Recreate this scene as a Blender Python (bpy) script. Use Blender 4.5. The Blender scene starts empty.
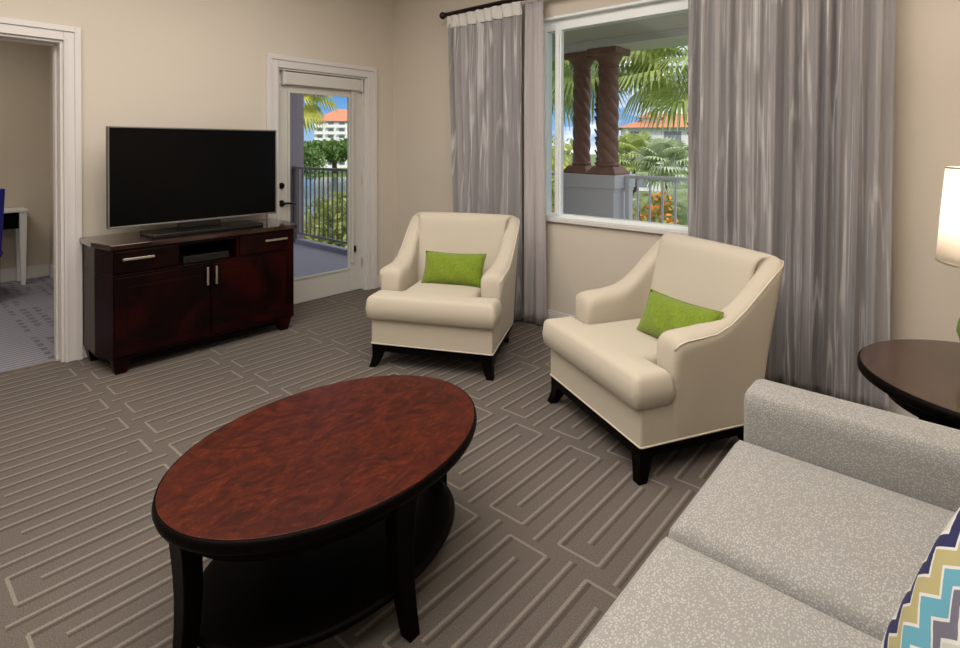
import bpy, bmesh, math, random
from mathutils import Vector, Matrix
PI = math.pi
S = bpy.context.scene
COL = S.collection

# ---------------------------------------------------------------- camera, world, sun, lights, exposure
F = 546.8
cam_d = bpy.data.cameras.new('camera'); cam = bpy.data.objects.new('camera', cam_d); COL.objects.link(cam)
S.camera = cam
cam_d.sensor_fit = 'HORIZONTAL'; cam_d.sensor_width = 36.0
cam_d.lens = F / 960 * 36.0
cam_d.shift_x = 0.0
cam_d.shift_y = -(324 - 152.3) / 960.0
cam_d.clip_start = 0.02; cam_d.clip_end = 2000
yaw, pit, rol = 0.7226, 0.0116, 0.0028
fw = Vector((-math.sin(yaw), math.cos(yaw), 0)); rt = Vector((math.cos(yaw), math.sin(yaw), 0)); up = Vector((0, 0, 1))
fw2 = math.cos(pit) * fw - math.sin(pit) * up; up2 = math.sin(pit) * fw + math.cos(pit) * up
rt3 = math.cos(rol) * rt + math.sin(rol) * up2; up3 = -math.sin(rol) * rt + math.cos(rol) * up2
M = Matrix((rt3, up3, -fw2)).transposed().to_4x4(); M.translation = Vector((4.2636, -3.5188, 1.381))
cam.matrix_world = M

S.view_settings.view_transform = 'Standard'; S.view_settings.look = 'None'
S.view_settings.gamma = 1.0; S.view_settings.use_curve_mapping = False
S.view_settings.exposure = 0.0

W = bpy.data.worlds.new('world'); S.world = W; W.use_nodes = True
nt = W.node_tree; nt.nodes.clear()
wo = nt.nodes.new('ShaderNodeOutputWorld'); bg = nt.nodes.new('ShaderNodeBackground')
tc = nt.nodes.new('ShaderNodeTexCoord'); sep = nt.nodes.new('ShaderNodeSeparateXYZ')
nt.links.new(tc.outputs['Generated'], sep.inputs[0])
gr = nt.nodes.new('ShaderNodeValToRGB')
gr.color_ramp.elements[0].position = 0.0; gr.color_ramp.elements[0].color = (0.42, 0.62, 0.85, 1)
gr.color_ramp.elements[1].position = 0.45; gr.color_ramp.elements[1].color = (0.035, 0.16, 0.55, 1)
e = gr.color_ramp.elements.new(0.10); e.color = (0.10, 0.34, 0.78, 1)
nt.links.new(sep.outputs['Z'], gr.inputs[0])
mp = nt.nodes.new('ShaderNodeMapping'); mp.inputs['Scale'].default_value = (3.0, 3.0, 9.0)
mp.inputs['Location'].default_value = (0.35, 0.1, 0.2)
nt.links.new(tc.outputs['Generated'], mp.inputs[0])
nz = nt.nodes.new('ShaderNodeTexNoise'); nz.inputs['Scale'].default_value = 1.3; nz.inputs['Detail'].default_value = 7
nz.inputs['Roughness'].default_value = 0.55
nt.links.new(mp.outputs[0], nz.inputs['Vector'])
cr = nt.nodes.new('ShaderNodeValToRGB'); cr.color_ramp.elements[0].position = 0.50; cr.color_ramp.elements[1].position = 0.66
nt.links.new(nz.outputs[0], cr.inputs[0])
mx = nt.nodes.new('ShaderNodeMix'); mx.data_type = 'RGBA'
ov = nt.nodes.new('ShaderNodeMapRange'); ov.interpolation_type = 'SMOOTHSTEP'; ov.inputs[1].default_value = .26; ov.inputs[2].default_value = .45  # white overcast added overhead, out of view, to raise ambient light
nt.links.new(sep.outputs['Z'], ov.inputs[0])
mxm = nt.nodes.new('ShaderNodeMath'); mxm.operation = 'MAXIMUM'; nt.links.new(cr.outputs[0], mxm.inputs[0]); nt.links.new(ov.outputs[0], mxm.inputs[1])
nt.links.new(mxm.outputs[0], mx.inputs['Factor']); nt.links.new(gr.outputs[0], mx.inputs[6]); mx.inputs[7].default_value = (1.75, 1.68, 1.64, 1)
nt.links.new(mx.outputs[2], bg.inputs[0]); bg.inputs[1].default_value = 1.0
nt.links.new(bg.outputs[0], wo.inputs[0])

def light(name, kind, loc, energy, col, aim=None, **k):
    d = bpy.data.lights.new(name, kind); d.energy = energy; d.color = col
    for a, b in k.items(): setattr(d, a, b)
    o = bpy.data.objects.new(name, d); COL.objects.link(o); o.location = loc
    if aim is not None: o.rotation_euler = (Vector(aim) - Vector(loc)).to_track_quat('-Z', 'Y').to_euler()
    return o
light('sun', 'SUN', (0, 0, 30), 3.4, (1.0, 0.95, 0.86), aim=(-20, 2.0, 14), angle=0.01)
light('ceiling_fill', 'AREA', (2.7, -2.9, 3.02), 165, (1.0, 0.92, 0.82), aim=(2.7, -2.9, 0), shape='RECTANGLE', size=3.4, size_y=3.4)  # broad soft fill added under the ceiling, out of view; no fixture modelled
light('next_room_light', 'AREA', (-1.6, -3.6, 2.6), 24, (1.0, 0.90, 0.78), aim=(-1.6, -3.6, 0), shape='RECTANGLE', size=1.0, size_y=1.0)

# ---------------------------------------------------------------- node helpers
class E:
    def __init__(s, nt, sock): s.nt, s.k = nt, sock
    def _m(s, op, *o):
        n = s.nt.nodes.new('ShaderNodeMath'); n.operation = op
        for i, v in enumerate((s,) + o):
            if isinstance(v, E): s.nt.links.new(v.k, n.inputs[i])
            else: n.inputs[i].default_value = v
        return E(s.nt, n.outputs[0])
    def __add__(s, o): return s._m('ADD', o)
    def __sub__(s, o): return s._m('SUBTRACT', o)
    def __mul__(s, o): return s._m('MULTIPLY', o)
    def __truediv__(s, o): return s._m('DIVIDE', o)
    def floor(s): return s._m('FLOOR')
    def frac(s): return s._m('FRACT')
    def abs(s): return s._m('ABSOLUTE')
    def lt(s, o): return s._m('LESS_THAN', o)
    def gt(s, o): return s._m('GREATER_THAN', o)
    def max(s, o): return s._m('MAXIMUM', o)
    def min(s, o): return s._m('MINIMUM', o)
    def sin(s): return s._m('SINE')
    def pingpong(s, o): return s._m('PINGPONG', o)
    def smooth(s, a, b):
        n = s.nt.nodes.new('ShaderNodeMapRange'); n.interpolation_type = 'SMOOTHSTEP'
        s.nt.links.new(s.k, n.inputs[0]); n.inputs[1].default_value = a; n.inputs[2].default_value = b
        return E(s.nt, n.outputs[0])

class Mat:
    def __init__(s, name, col=(.5, .5, .5), rough=.6, metal=0.0, **k):
        s.m = bpy.data.materials.new(name); s.m.use_nodes = True; s.nt = s.m.node_tree
        s.b = s.nt.nodes['Principled BSDF']; s.b.inputs['Base Color'].default_value = (*col, 1)
        s.b.inputs['Roughness'].default_value = rough; s.b.inputs['Metallic'].default_value = metal
        for a, v in k.items(): s.b.inputs[a.replace('_', ' ')].default_value = v
        s.c = s.nt.nodes.new('ShaderNodeTexCoord')
    def co(s, kind='Object', scale=(1, 1, 1), rot=(0, 0, 0)):
        n = s.nt.nodes.new('ShaderNodeMapping'); n.inputs['Scale'].default_value = scale; n.inputs['Rotation'].default_value = rot
        s.nt.links.new(s.c.outputs[kind], n.inputs[0]); return n.outputs[0]
    def xyz(s, kind='Object'):
        n = s.nt.nodes.new('ShaderNodeSeparateXYZ'); s.nt.links.new(s.c.outputs[kind], n.inputs[0])
        return [E(s.nt, n.outputs[i]) for i in range(3)]
    def noise(s, scale, detail=3, rough=.5, vec=None, dist=0):
        n = s.nt.nodes.new('ShaderNodeTexNoise'); n.inputs['Scale'].default_value = scale; n.inputs['Detail'].default_value = detail
        n.inputs['Roughness'].default_value = rough; n.inputs['Distortion'].default_value = dist
        s.nt.links.new(vec or s.c.outputs['Object'], n.inputs['Vector']); return E(s.nt, n.outputs[0])
    def voro(s, scale, vec=None, out=0):
        n = s.nt.nodes.new('ShaderNodeTexVoronoi'); n.inputs['Scale'].default_value = scale
        s.nt.links.new(vec or s.c.outputs['Object'], n.inputs['Vector']); return E(s.nt, n.outputs[out])
    def ramp(s, e, stops):
        n = s.nt.nodes.new('ShaderNodeValToRGB'); r = n.color_ramp
        while len(r.elements) < len(stops): r.elements.new(0.5)
        for el, (p, c) in zip(r.elements, stops): el.position = p; el.color = (*c, 1)
        s.nt.links.new(e.k, n.inputs[0]); return n.outputs[0]
    def mix(s, f, a, b, mode='MIX'):
        n = s.nt.nodes.new('ShaderNodeMix'); n.data_type = 'RGBA'; n.blend_type = mode
        if isinstance(f, E): s.nt.links.new(f.k, n.inputs['Factor'])
        else: n.inputs['Factor'].default_value = f
        for i, v in ((6, a), (7, b)):
            if isinstance(v, tuple): n.inputs[i].default_value = (*v, 1)
            else: s.nt.links.new(v, n.inputs[i])
        return n.outputs[2]
    def color(s, sock): s.nt.links.new(sock, s.b.inputs['Base Color']); return s
    def rough(s, e): s.nt.links.new(e.k, s.b.inputs['Roughness']); return s
    def bump(s, e, strength=.3, dist=.002):
        n = s.nt.nodes.new('ShaderNodeBump'); n.inputs['Strength'].default_value = strength; n.inputs['Distance'].default_value = dist
        s.nt.links.new(e.k, n.inputs['Height']); s.nt.links.new(n.outputs[0], s.b.inputs['Normal']); return s

def wallmat(name, col):
    m = Mat(name, col, .85); m.bump(m.noise(180, 2), .12, .002)
    m.color(m.mix(m.noise(1.2, 3).smooth(.3, .7) * 0.35, col, tuple(c * .95 for c in col))); return m.m
WALL = wallmat('cream_wall_paint', (0.60, 0.545, 0.475))
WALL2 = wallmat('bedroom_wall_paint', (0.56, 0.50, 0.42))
CEIL = Mat('ceiling_white', (0.75, 0.72, 0.66), .9).m
TRIM = Mat('white_gloss_trim', (0.64, 0.62, 0.62), .4).m
DOORM = Mat('white_door_paint', (0.58, 0.57, 0.54), .45).m
FRAMEW = Mat('white_window_vinyl', (0.80, 0.85, 0.87), .4).m

def carpet():
    m = Mat('patterned_carpet', (.2, .17, .14), .95)
    x, y, z = m.xyz('Object')
    PY, PX = .64, .308
    r = (y + 1.965 + (x * -1 + 3) * .011) / PY; row = r.floor(); v = r.frac() * PY
    par = (row * .5).frac() * 2          # 0 even rows, 1 odd
    u = ((x - 2.917 - par * .154) / PX).frac() * PX
    lw = .0052
    def vl(c, a, b): return (u - c).abs().lt(lw) * v.gt(a) * v.lt(b)
    def hl(c, a, b): return (v - c).abs().lt(lw) * u.gt(a) * u.lt(b)
    du = u.min((u - PX).abs() * 1.0)      # left edge wraps
    left = du.lt(lw) * v.gt(.037) * v.lt(.603)
    lines = left.max(vl(.154, .037, .603)).max(vl(.077, .11, .53)).max(vl(.231, 0.0, PY)).max(hl(.037, 0, .154)).max(hl(.603, 0, .154))
    o = .017
    dk = ((u - o).abs().lt(.007) * v.gt(.037) * v.lt(.603)).max(vl(.154 + o, .037, .603)).max(vl(.077 + o, .11, .53)).max(vl(.231 + o, 0, PY))
    n1 = m.noise(260, 3, .8).smooth(.25, .75); n2 = m.noise(60, 3)
    base = m.mix(n1, (0.055, 0.044, 0.037), (0.190, 0.160, 0.139))
    base = m.mix(m.noise(1.3, 2).smooth(.35, .7) * .25, base, (0.095, 0.088, 0.09))
    dkc = m.mix(dk * .55, base, (0.035, 0.025, 0.02))
    ln = m.mix(n1, (0.17, 0.15, 0.13), (0.37, 0.335, 0.295))
    m.color(m.mix(lines * .68, dkc, ln)).bump(n1 + n2 * .5, .5, .004)
    return m.m
CARPET = carpet()
def carpet2():
    m = Mat('bedroom_carpet', (.2, .2, .2), .95)
    x, y, z = m.xyz('Object')
    ln = ((x * 22).frac() - .5).abs().lt(.16)
    base = m.mix(m.noise(300, 2, .7), (0.10, 0.10, 0.13), (0.24, 0.24, 0.29))
    c = m.mix(ln * .55, base, (0.36, 0.36, 0.42))
    d = ((x * 9).frac() - .5).abs().lt(.28) * ((y * 12).frac() - .5).abs().lt(.25) * m.noise(3, 1).gt(.45) * ((y + 2.5).abs().lt(.22))
    m.color(m.mix(d * .5, c, (0.04, 0.03, 0.035))).bump(m.noise(300, 2), .4, .003); return m.m
CARPET2 = carpet2()

def fabric(name, a, b, sc=900):
    m = Mat(name, a, .9, Sheen_Weight=.12)
    w = m.noise(sc, 2, .6); big = m.noise(6, 2)
    m.color(m.mix(w.smooth(.3, .7) * .6 + big * .2, a, b)).bump(w, .25, .001); return m.m
CREAM = fabric('cream_linen_upholstery', (0.53, 0.48, 0.40), (0.465, 0.415, 0.34))
PIPE = Mat('cream_piping', (0.62, 0.57, 0.47), .8).m
def greenm():
    m = Mat('lime_green_weave', (.2, .35, .02), .85, Sheen_Weight=.2)
    a = m.noise(230, 2, .6, m.co(scale=(.2, 1, 1))); b = m.noise(230, 2, .6, m.co(scale=(1, 1, .2)))
    m.color(m.mix(((a + b) * .5).smooth(.35, .65), (0.115, 0.185, 0.004), (0.19, 0.27, 0.010))).bump(a + b, .5, .003); return m.m
GREEN = greenm()
def sofam():
    m = Mat('grey_speckled_sofa_fabric', (.4, .4, .4), .92, Sheen_Weight=.15)
    v = m.voro(205, m.co(scale=(1, .7, 1)), 0)
    v.k.node.inputs['Randomness'].default_value = .85; f = v.smooth(.50, .28)
    n = m.noise(500, 2, .7)
    base = m.mix(n, (0.20, 0.196, 0.190), (0.31, 0.303, 0.292))
    base = m.mix(m.noise(5, 2).smooth(.35, .7) * .3, base, (0.24, 0.23, 0.21))
    m.color(m.mix(f * .6, base, (0.46, 0.46, 0.46))).bump(f * .6 + n * .4, .4, .002); return m.m
SOFA = sofam()
def wood(name, dark, red, rough=.28, sc=2.0, coat=0.0):
    m = Mat(name, dark, rough, Coat_Weight=coat, Coat_Roughness=.08, Specular_IOR_Level=.5 if coat else .13)
    g = m.noise(sc, 8, .65, m.co(scale=(6, 1, 1)), 1.5)
    m.color(m.mix(g.smooth(.35, .7), dark, red)); return m.m
ESP = wood('espresso_mahogany', (0.003, 0.0008, 0.0008), (0.022, 0.0016, 0.0013), .33)
ESPTOP = wood('polished_mahogany_top', (0.010, 0.0025, 0.002), (0.032, 0.006, 0.004), .10, 3, .7)
BLACKW = wood('ebony_stained_wood', (0.0015, 0.001, 0.001), (0.003, 0.002, 0.0015), .42)
ETTOP = wood('dark_walnut_top', (0.028, 0.014, 0.010), (0.048, 0.026, 0.019), .25, 3, .2)
BLACKW.node_tree.nodes['Principled BSDF'].inputs['Specular IOR Level'].default_value = .05
def tabletop():
    m = Mat('mottled_mahogany_veneer', (.1, .02, .01), .36, Specular_IOR_Level=.17)
    g = m.noise(9, 9, .68, m.co(scale=(1.6, .9, 1), rot=(0, 0, .5)), 2.2)
    f = m.noise(70, 5, .7, m.co(scale=(2.2, .5, 1), rot=(0, 0, .35)), 1.0)
    c = m.mix(g.smooth(.32, .72), (0.024, 0.0024, 0.0009), (0.070, 0.0080, 0.0018))
    c = m.mix(f.smooth(.50, .72) * g.smooth(.38, .62) * .75, c, (0.15, 0.036, 0.009))
    m.color(c).rough(f * .15 + .28).bump(f, .1, .001); return m.m
TABTOP = tabletop()
NICKEL = Mat('brushed_nickel', (0.75, 0.68, 0.62), .28, 1.0).m
DARKMET = Mat('dark_bronze', (0.02, 0.017, 0.015), .35, .8).m
SCREEN = Mat('black_glass_screen', (0.0008, 0.0008, 0.0008), .30, 0, Specular_IOR_Level=.12).m
BEZEL = Mat('silver_bezel', (0.20, 0.20, 0.19), .35, .6).m
BLKPL = Mat('black_gloss_plastic', (0.006, 0.006, 0.006), .25).m
RODM = Mat('dark_bronze_rod', (0.012, 0.007, 0.006), .35, .3).m
def curtm(name, a, b, c):
    m = Mat(name, a, .8, Sheen_Weight=.1)
    s1 = m.noise(9, 2, .4, m.co(scale=(1, 0, .018)), 0)
    s2 = m.noise(60, 2, .5, m.co(scale=(1, 0, .012)))
    s3 = m.noise(13, 2, .4, m.co(scale=(1, 0, .022), rot=(0, .012, 0)), 0)
    brk = m.noise(5, 2, .5, m.co(scale=(3, 0, .5))).smooth(.35, .6)
    col = m.mix((s1 * .6 + s2 * .4).smooth(.35, .65), a, b)
    l1 = (s1 - .50).abs().smooth(.016, .004); l2 = (s3 - .53).abs().smooth(.016, .004); l3 = (s3 - .42).abs().smooth(.016, .004)
    col = m.mix(l1.max(l2).max(l3) * brk * .75, col, c)
    m.color(col).bump(m.noise(700, 2), .2, .001)
    t = m.nt.nodes.new('ShaderNodeBsdfTranslucent'); m.nt.links.new(col, t.inputs[0])
    x = m.nt.nodes.new('ShaderNodeMixShader'); x.inputs[0].default_value = .14
    o = m.nt.nodes['Material Output']
    m.nt.links.new(m.b.outputs[0], x.inputs[1]); m.nt.links.new(t.outputs[0], x.inputs[2]); m.nt.links.new(x.outputs[0], o.inputs[0])
    return m.m
CURT = curtm('grey_streaked_drapery', (0.275, 0.262, 0.275), (0.38, 0.365, 0.378), (0.66, 0.65, 0.665))
CURT2 = curtm('mauve_grey_lining', (0.43, 0.40, 0.41), (0.50, 0.47, 0.48), (0.55, 0.53, 0.54))
HEADER = Mat('white_curtain_header', (0.62, 0.61, 0.60), .85).m
def glassm(name, tint=(1, 1, 1)):
    m = bpy.data.materials.new(name); m.use_nodes = True; n = m.node_tree; n.nodes.clear()
    o = n.nodes.new('ShaderNodeOutputMaterial'); t = n.nodes.new('ShaderNodeBsdfTransparent'); t.inputs[0].default_value = (*tint, 1)
    g = n.nodes.new('ShaderNodeBsdfGlossy'); g.inputs['Roughness'].default_value = .01
    x = n.nodes.new('ShaderNodeMixShader'); x.inputs[0].default_value = .006
    n.links.new(t.outputs[0], x.inputs[1]); n.links.new(g.outputs[0], x.inputs[2]); n.links.new(x.outputs[0], o.inputs[0]); return m
GLASS = glassm('clear_window_glass', (.96, .98, .98))
def shadem():
    m = Mat('white_linen_lampshade', (0.85, 0.80, 0.72), .9)
    t = m.nt.nodes.new('ShaderNodeBsdfTranslucent'); t.inputs[0].default_value = (0.9, 0.87, 0.83, 1)
    x = m.nt.nodes.new('ShaderNodeMixShader'); x.inputs[0].default_value = .5
    m.nt.links.new(m.b.outputs[0], x.inputs[1]); m.nt.links.new(t.outputs[0], x.inputs[2]); m.nt.links.new(x.outputs[0], m.nt.nodes['Material Output'].inputs[0]); return m.m
SHADE = shadem()
GREENC = Mat('green_glazed_ceramic', (0.16, 0.30, 0.01), .12, 0, Coat_Weight=.5).m
BULB = Mat('lit_bulb', (1, 1, 1), .5, 0, Emission_Color=(1, .88, .72, 1), Emission_Strength=14).m
LILAC = wallmat('lilac_exterior_stucco', (0.42, 0.34, 0.42))
STUC = wallmat('grey_exterior_stucco', (0.60, 0.55, 0.49))
STUC2 = wallmat('white_exterior_stucco', (0.75, 0.73, 0.72))
PED = wallmat('pale_grey_pedestal_stucco', (0.66, 0.64, 0.67))
BFLOOR = Mat('blue_grey_balcony_tile', (0.20, 0.20, 0.29), .6)
BFLOOR.color(BFLOOR.mix(BFLOOR.noise(30, 4), (0.15, 0.145, 0.20), (0.21, 0.205, 0.275))); BFLOOR = BFLOOR.m
RAILM = Mat('grey_painted_railing', (0.62, 0.62, 0.68), .5).m
RAILD = Mat('dark_bronze_railing', (0.13, 0.11, 0.11), .5).m
def terram():
    m = Mat('brown_cast_stone', (.15, .06, .04), .6)
    m.color(m.mix(m.noise(14, 5, .6), (0.15, 0.060, 0.043), (0.36, 0.19, 0.14))).bump(m.noise(60, 3), .3, .004); return m.m
STONE = terram()
def leafm(name, a, b, sc=3):
    m = Mat(name, a, .55)
    m.color(m.mix(m.noise(sc, 3).smooth(.35, .65), a, b))
    t = m.nt.nodes.new('ShaderNodeBsdfTranslucent'); t.inputs[0].default_value = (*b, 1)
    x = m.nt.nodes.new('ShaderNodeMixShader'); x.inputs[0].default_value = .3
    m.nt.links.new(m.b.outputs[0], x.inputs[1]); m.nt.links.new(t.outputs[0], x.inputs[2]); m.nt.links.new(x.outputs[0], m.nt.nodes['Material Output'].inputs[0]); return m.m
PALML = leafm('yellow_green_palm_leaf', (0.18, 0.25, 0.05), (0.52, 0.58, 0.20), 2)
PALMG = leafm('grey_green_palm_leaf', (0.18, 0.24, 0.12), (0.50, 0.58, 0.36), 2)
PALMY = leafm('golden_palm_leaf', (0.20, 0.22, 0.02), (0.50, 0.48, 0.09), 2)
TREEL = leafm('green_tree_leaf', (0.035, 0.085, 0.015), (0.13, 0.22, 0.05), 1)
BUSHL = leafm('yellow_green_bush_leaf', (0.09, 0.13, 0.03), (0.36, 0.38, 0.11), 2)
ORANGE = leafm('orange_flower_petals', (0.60, 0.18, 0.03), (0.85, 0.38, 0.06), 4)
def bark():
    m = Mat('palm_bark', (.1, .05, .03), .9)
    m.color(m.mix(m.noise(6, 5, .7, m.co(scale=(1, 1, 3))), (0.045, 0.018, 0.015), (0.20, 0.10, 0.07))).bump(m.noise(10, 4), 1, .03); return m.m
BARK = bark()
GRASS = leafm('lawn_grass', (0.06, 0.13, 0.02), (0.20, 0.28, 0.06), .3)
WATERM = Mat('lagoon_water', (0.10, 0.13, 0.15), .12)
WATERM.bump(WATERM.noise(1.5, 4), .3, .1); WATERM = WATERM.m
BLDW = Mat('white_building_plaster', (0.72, 0.70, 0.68), .8).m
BLDG = Mat('building_recess_grey', (0.20, 0.21, 0.25), .6).m
ROOF = Mat('orange_clay_roof_tiles', (0.55, 0.17, 0.07), .8)
ROOF.color(ROOF.mix(ROOF.noise(3, 3), (0.36, 0.12, 0.06), (0.52, 0.23, 0.14))); ROOF = ROOF.m
BLUE = fabric('royal_blue_chair_fabric', (0.010, 0.012, 0.22), (0.016, 0.02, 0.32))
DESKW = Mat('white_lacquer_desk', (0.66, 0.68, 0.68), .4).m
CARM = Mat('dark_car_paint', (0.02, 0.025, 0.035), .2).m

# ---------------------------------------------------------------- mesh helpers
def obj(name, bm, mats, parent=None, smooth=False, bevel=0, seg=2, sub=0, loc=None, recalc=True):
    if recalc: bmesh.ops.recalc_face_normals(bm, faces=bm.faces)
    me = bpy.data.meshes.new(name); bm.to_mesh(me); bm.free()
    for m in (mats if isinstance(mats, (list, tuple)) else [mats]): me.materials.append(m)
    o = bpy.data.objects.new(name, me); COL.objects.link(o)
    if parent is not None: o.parent = parent
    if loc: o.location = loc
    if smooth: me.polygons.foreach_set('use_smooth', [True] * len(me.polygons))
    if bevel:
        b = o.modifiers.new('bevel', 'BEVEL'); b.width = bevel; b.segments = seg; b.limit_method = 'ANGLE'; b.angle_limit = .6
        if smooth:
            b.harden_normals = False
    if sub:
        s = o.modifiers.new('sub', 'SUBSURF'); s.levels = sub; s.render_levels = sub
    return o
def thing(name, label, cat, loc=(0, 0, 0), rz=0, group=None):
    o = bpy.data.objects.new(name, None); COL.objects.link(o); o.location = loc; o.rotation_euler = (0, 0, rz)
    o.empty_display_size = .1
    return tag(o, label, cat, group)
def tag(o, label, cat, group=None, kind=None):
    o['label'] = label; o['category'] = cat
    if group: o['group'] = group
    if kind: o['kind'] = kind
    return o
def struct(name, bm, m, label=None, **k):
    o = obj(name, bm, m, **k)
    if k.get('parent') is None: o['kind'] = 'structure'
    if label: o['label'] = label
    return o
def BM(): return bmesh.new()
def box(bm, x0, x1, y0, y1, z0, z1, mat=0):
    vs = [bm.verts.new((x, y, z)) for x in (x0, x1) for y in (y0, y1) for z in (z0, z1)]
    for f in ((0, 1, 3, 2), (4, 6, 7, 5), (0, 4, 5, 1), (2, 3, 7, 6), (0, 2, 6, 4), (1, 5, 7, 3)):
        bm.faces.new([vs[i] for i in f]).material_index = mat
    return bm
def prism(bm, pts, z0, z1, mat=0):
    a = [bm.verts.new((x, y, z0)) for x, y in pts]; b = [bm.verts.new((x, y, z1)) for x, y in pts]; n = len(pts)
    bm.faces.new(a[::-1]); bm.faces.new(b).material_index = mat
    for i in range(n): bm.faces.new((a[i], a[(i + 1) % n], b[(i + 1) % n], b[i])).material_index = mat
    return bm
def lathe(bm, prof, n=32, cx=0, cy=0, cap=True, sx=1, sy=1):
    rings = []
    for r, z in prof:
        rings.append([bm.verts.new((cx + r * sx * math.cos(2 * PI * i / n), cy + r * sy * math.sin(2 * PI * i / n), z)) for i in range(n)])
    for a, b in zip(rings, rings[1:]):
        for i in range(n): bm.faces.new((a[i], a[(i + 1) % n], b[(i + 1) % n], b[i]))
    if cap: bm.faces.new(rings[0][::-1]); bm.faces.new(rings[-1])
    return bm
def tube(bm, pts, r, n=10, cap=True):
    pts = [Vector(p) for p in pts]; rr = r if isinstance(r, (list, tuple)) else [r] * len(pts)
    rings = []
    for i, p in enumerate(pts):
        t = (pts[min(i + 1, len(pts) - 1)] - pts[max(i - 1, 0)]).normalized()
        a = t.orthogonal() if i == 0 else (rings_a - t * rings_a.dot(t))
        a.normalize(); rings_a = a; b = t.cross(a)
        rings.append([bm.verts.new(p + (a * math.cos(2 * PI * k / n) + b * math.sin(2 * PI * k / n)) * rr[i]) for k in range(n)])
    for a, b in zip(rings, rings[1:]):
        for i in range(n): bm.faces.new((a[i], a[(i + 1) % n], b[(i + 1) % n], b[i]))
    if cap: bm.faces.new(rings[0][::-1]); bm.faces.new(rings[-1])
    return bm
def loft(bm, secs, closed=True, cap=True):
    """secs: list of point lists."""
    R = [[bm.verts.new(p) for p in s] for s in secs]; n = len(R[0])
    for a, b in zip(R, R[1:]):
        for i in range(n if closed else n - 1): bm.faces.new((a[i], a[(i + 1) % n], b[(i + 1) % n], b[i]))
    if cap: bm.faces.new(R[0][::-1]); bm.faces.new(R[-1])
    return bm
def leg_taper(bm, x, y, z0, z1, top, bot, dx=0, dy=0, curve=0, n=6):
    """square tapered leg, foot displaced by dx, dy (sabre curve)"""
    secs = []
    for i in range(n + 1):
        t = i / n; z = z1 + (z0 - z1) * t; w = top + (bot - top) * t; k = t ** (1 + curve)
        cx, cy = x + dx * k, y + dy * k
        secs.append([(cx - w, cy - w, z), (cx + w, cy - w, z), (cx + w, cy + w, z), (cx - w, cy + w, z)])
    return loft(bm, secs)
def outline_resample(pts, step=.03):
    out = []
    for i in range(len(pts)):
        a, b = Vector(pts[i]), Vector(pts[(i + 1) % len(pts)]); n = max(1, round((b - a).length / step))
        out += [tuple(a.lerp(b, k / n)) for k in range(n)]
    return out
def round_poly(pts, r, seg=5):
    out = []; n = len(pts)
    for i in range(n):
        p, a, b = Vector(pts[i]), Vector(pts[i - 1]), Vector(pts[(i + 1) % n])
        u, v = (a - p).normalized(), (b - p).normalized(); rr = min(r, (a - p).length * .45, (b - p).length * .45)
        A, B = p + u * rr, p + v * rr
        for k in range(seg + 1):
            t = k / seg; out.append(tuple(A * (1 - t) ** 2 + p * 2 * t * (1 - t) + B * t * t))
    return out
def cushion(bm, poly, z0, z1, r=.035, crown=.02, cr=.04, cent=None, side=.008):
    P = outline_resample(round_poly(poly, cr), .035); n = len(P); V = [Vector(p) for p in P]
    area = sum(V[i].x * V[(i + 1) % n].y - V[(i + 1) % n].x * V[i].y for i in range(n))
    if area < 0: V = V[::-1]
    N = []
    for i in range(n):
        t = (V[(i + 1) % n] - V[i - 1]).normalized(); N.append(Vector((t.y, -t.x)))
    c = Vector(cent) if cent else sum(V, Vector((0, 0))) / n
    rings = []; seg = 4
    def ring(off, z, s=1.0):
        return [bm.verts.new((*(c + (V[i] + N[i] * off - c) * s), z)) for i in range(n)]
    for s in (.25, .6): rings.append(ring(-r, z0, s))
    for k in range(seg + 1):
        a = PI / 2 * k / seg; rings.append(ring(-r + r * math.sin(a), z0 + r - r * math.cos(a)))
    rings.append(ring(side, (z0 + z1) / 2))
    for k in range(seg + 1):
        a = PI / 2 * k / seg; rings.append(ring(-r + r * math.cos(a), z1 - r + r * math.sin(a)))
    for s in (.92, .8, .6, .4, .2): rings.append(ring(-r, z1 + crown * (1 - s ** 2), s))
    for a, b in zip(rings, rings[1:]):
        for i in range(n): bm.faces.new((a[i], a[(i + 1) % n], b[(i + 1) % n], b[i]))
    for rg, z in ((rings[0], z0), (rings[-1], z1 + crown)):
        v = bm.verts.new((c.x, c.y, z))
        for i in range(n): bm.faces.new((rg[i], rg[(i + 1) % n], v))
    return bm
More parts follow.
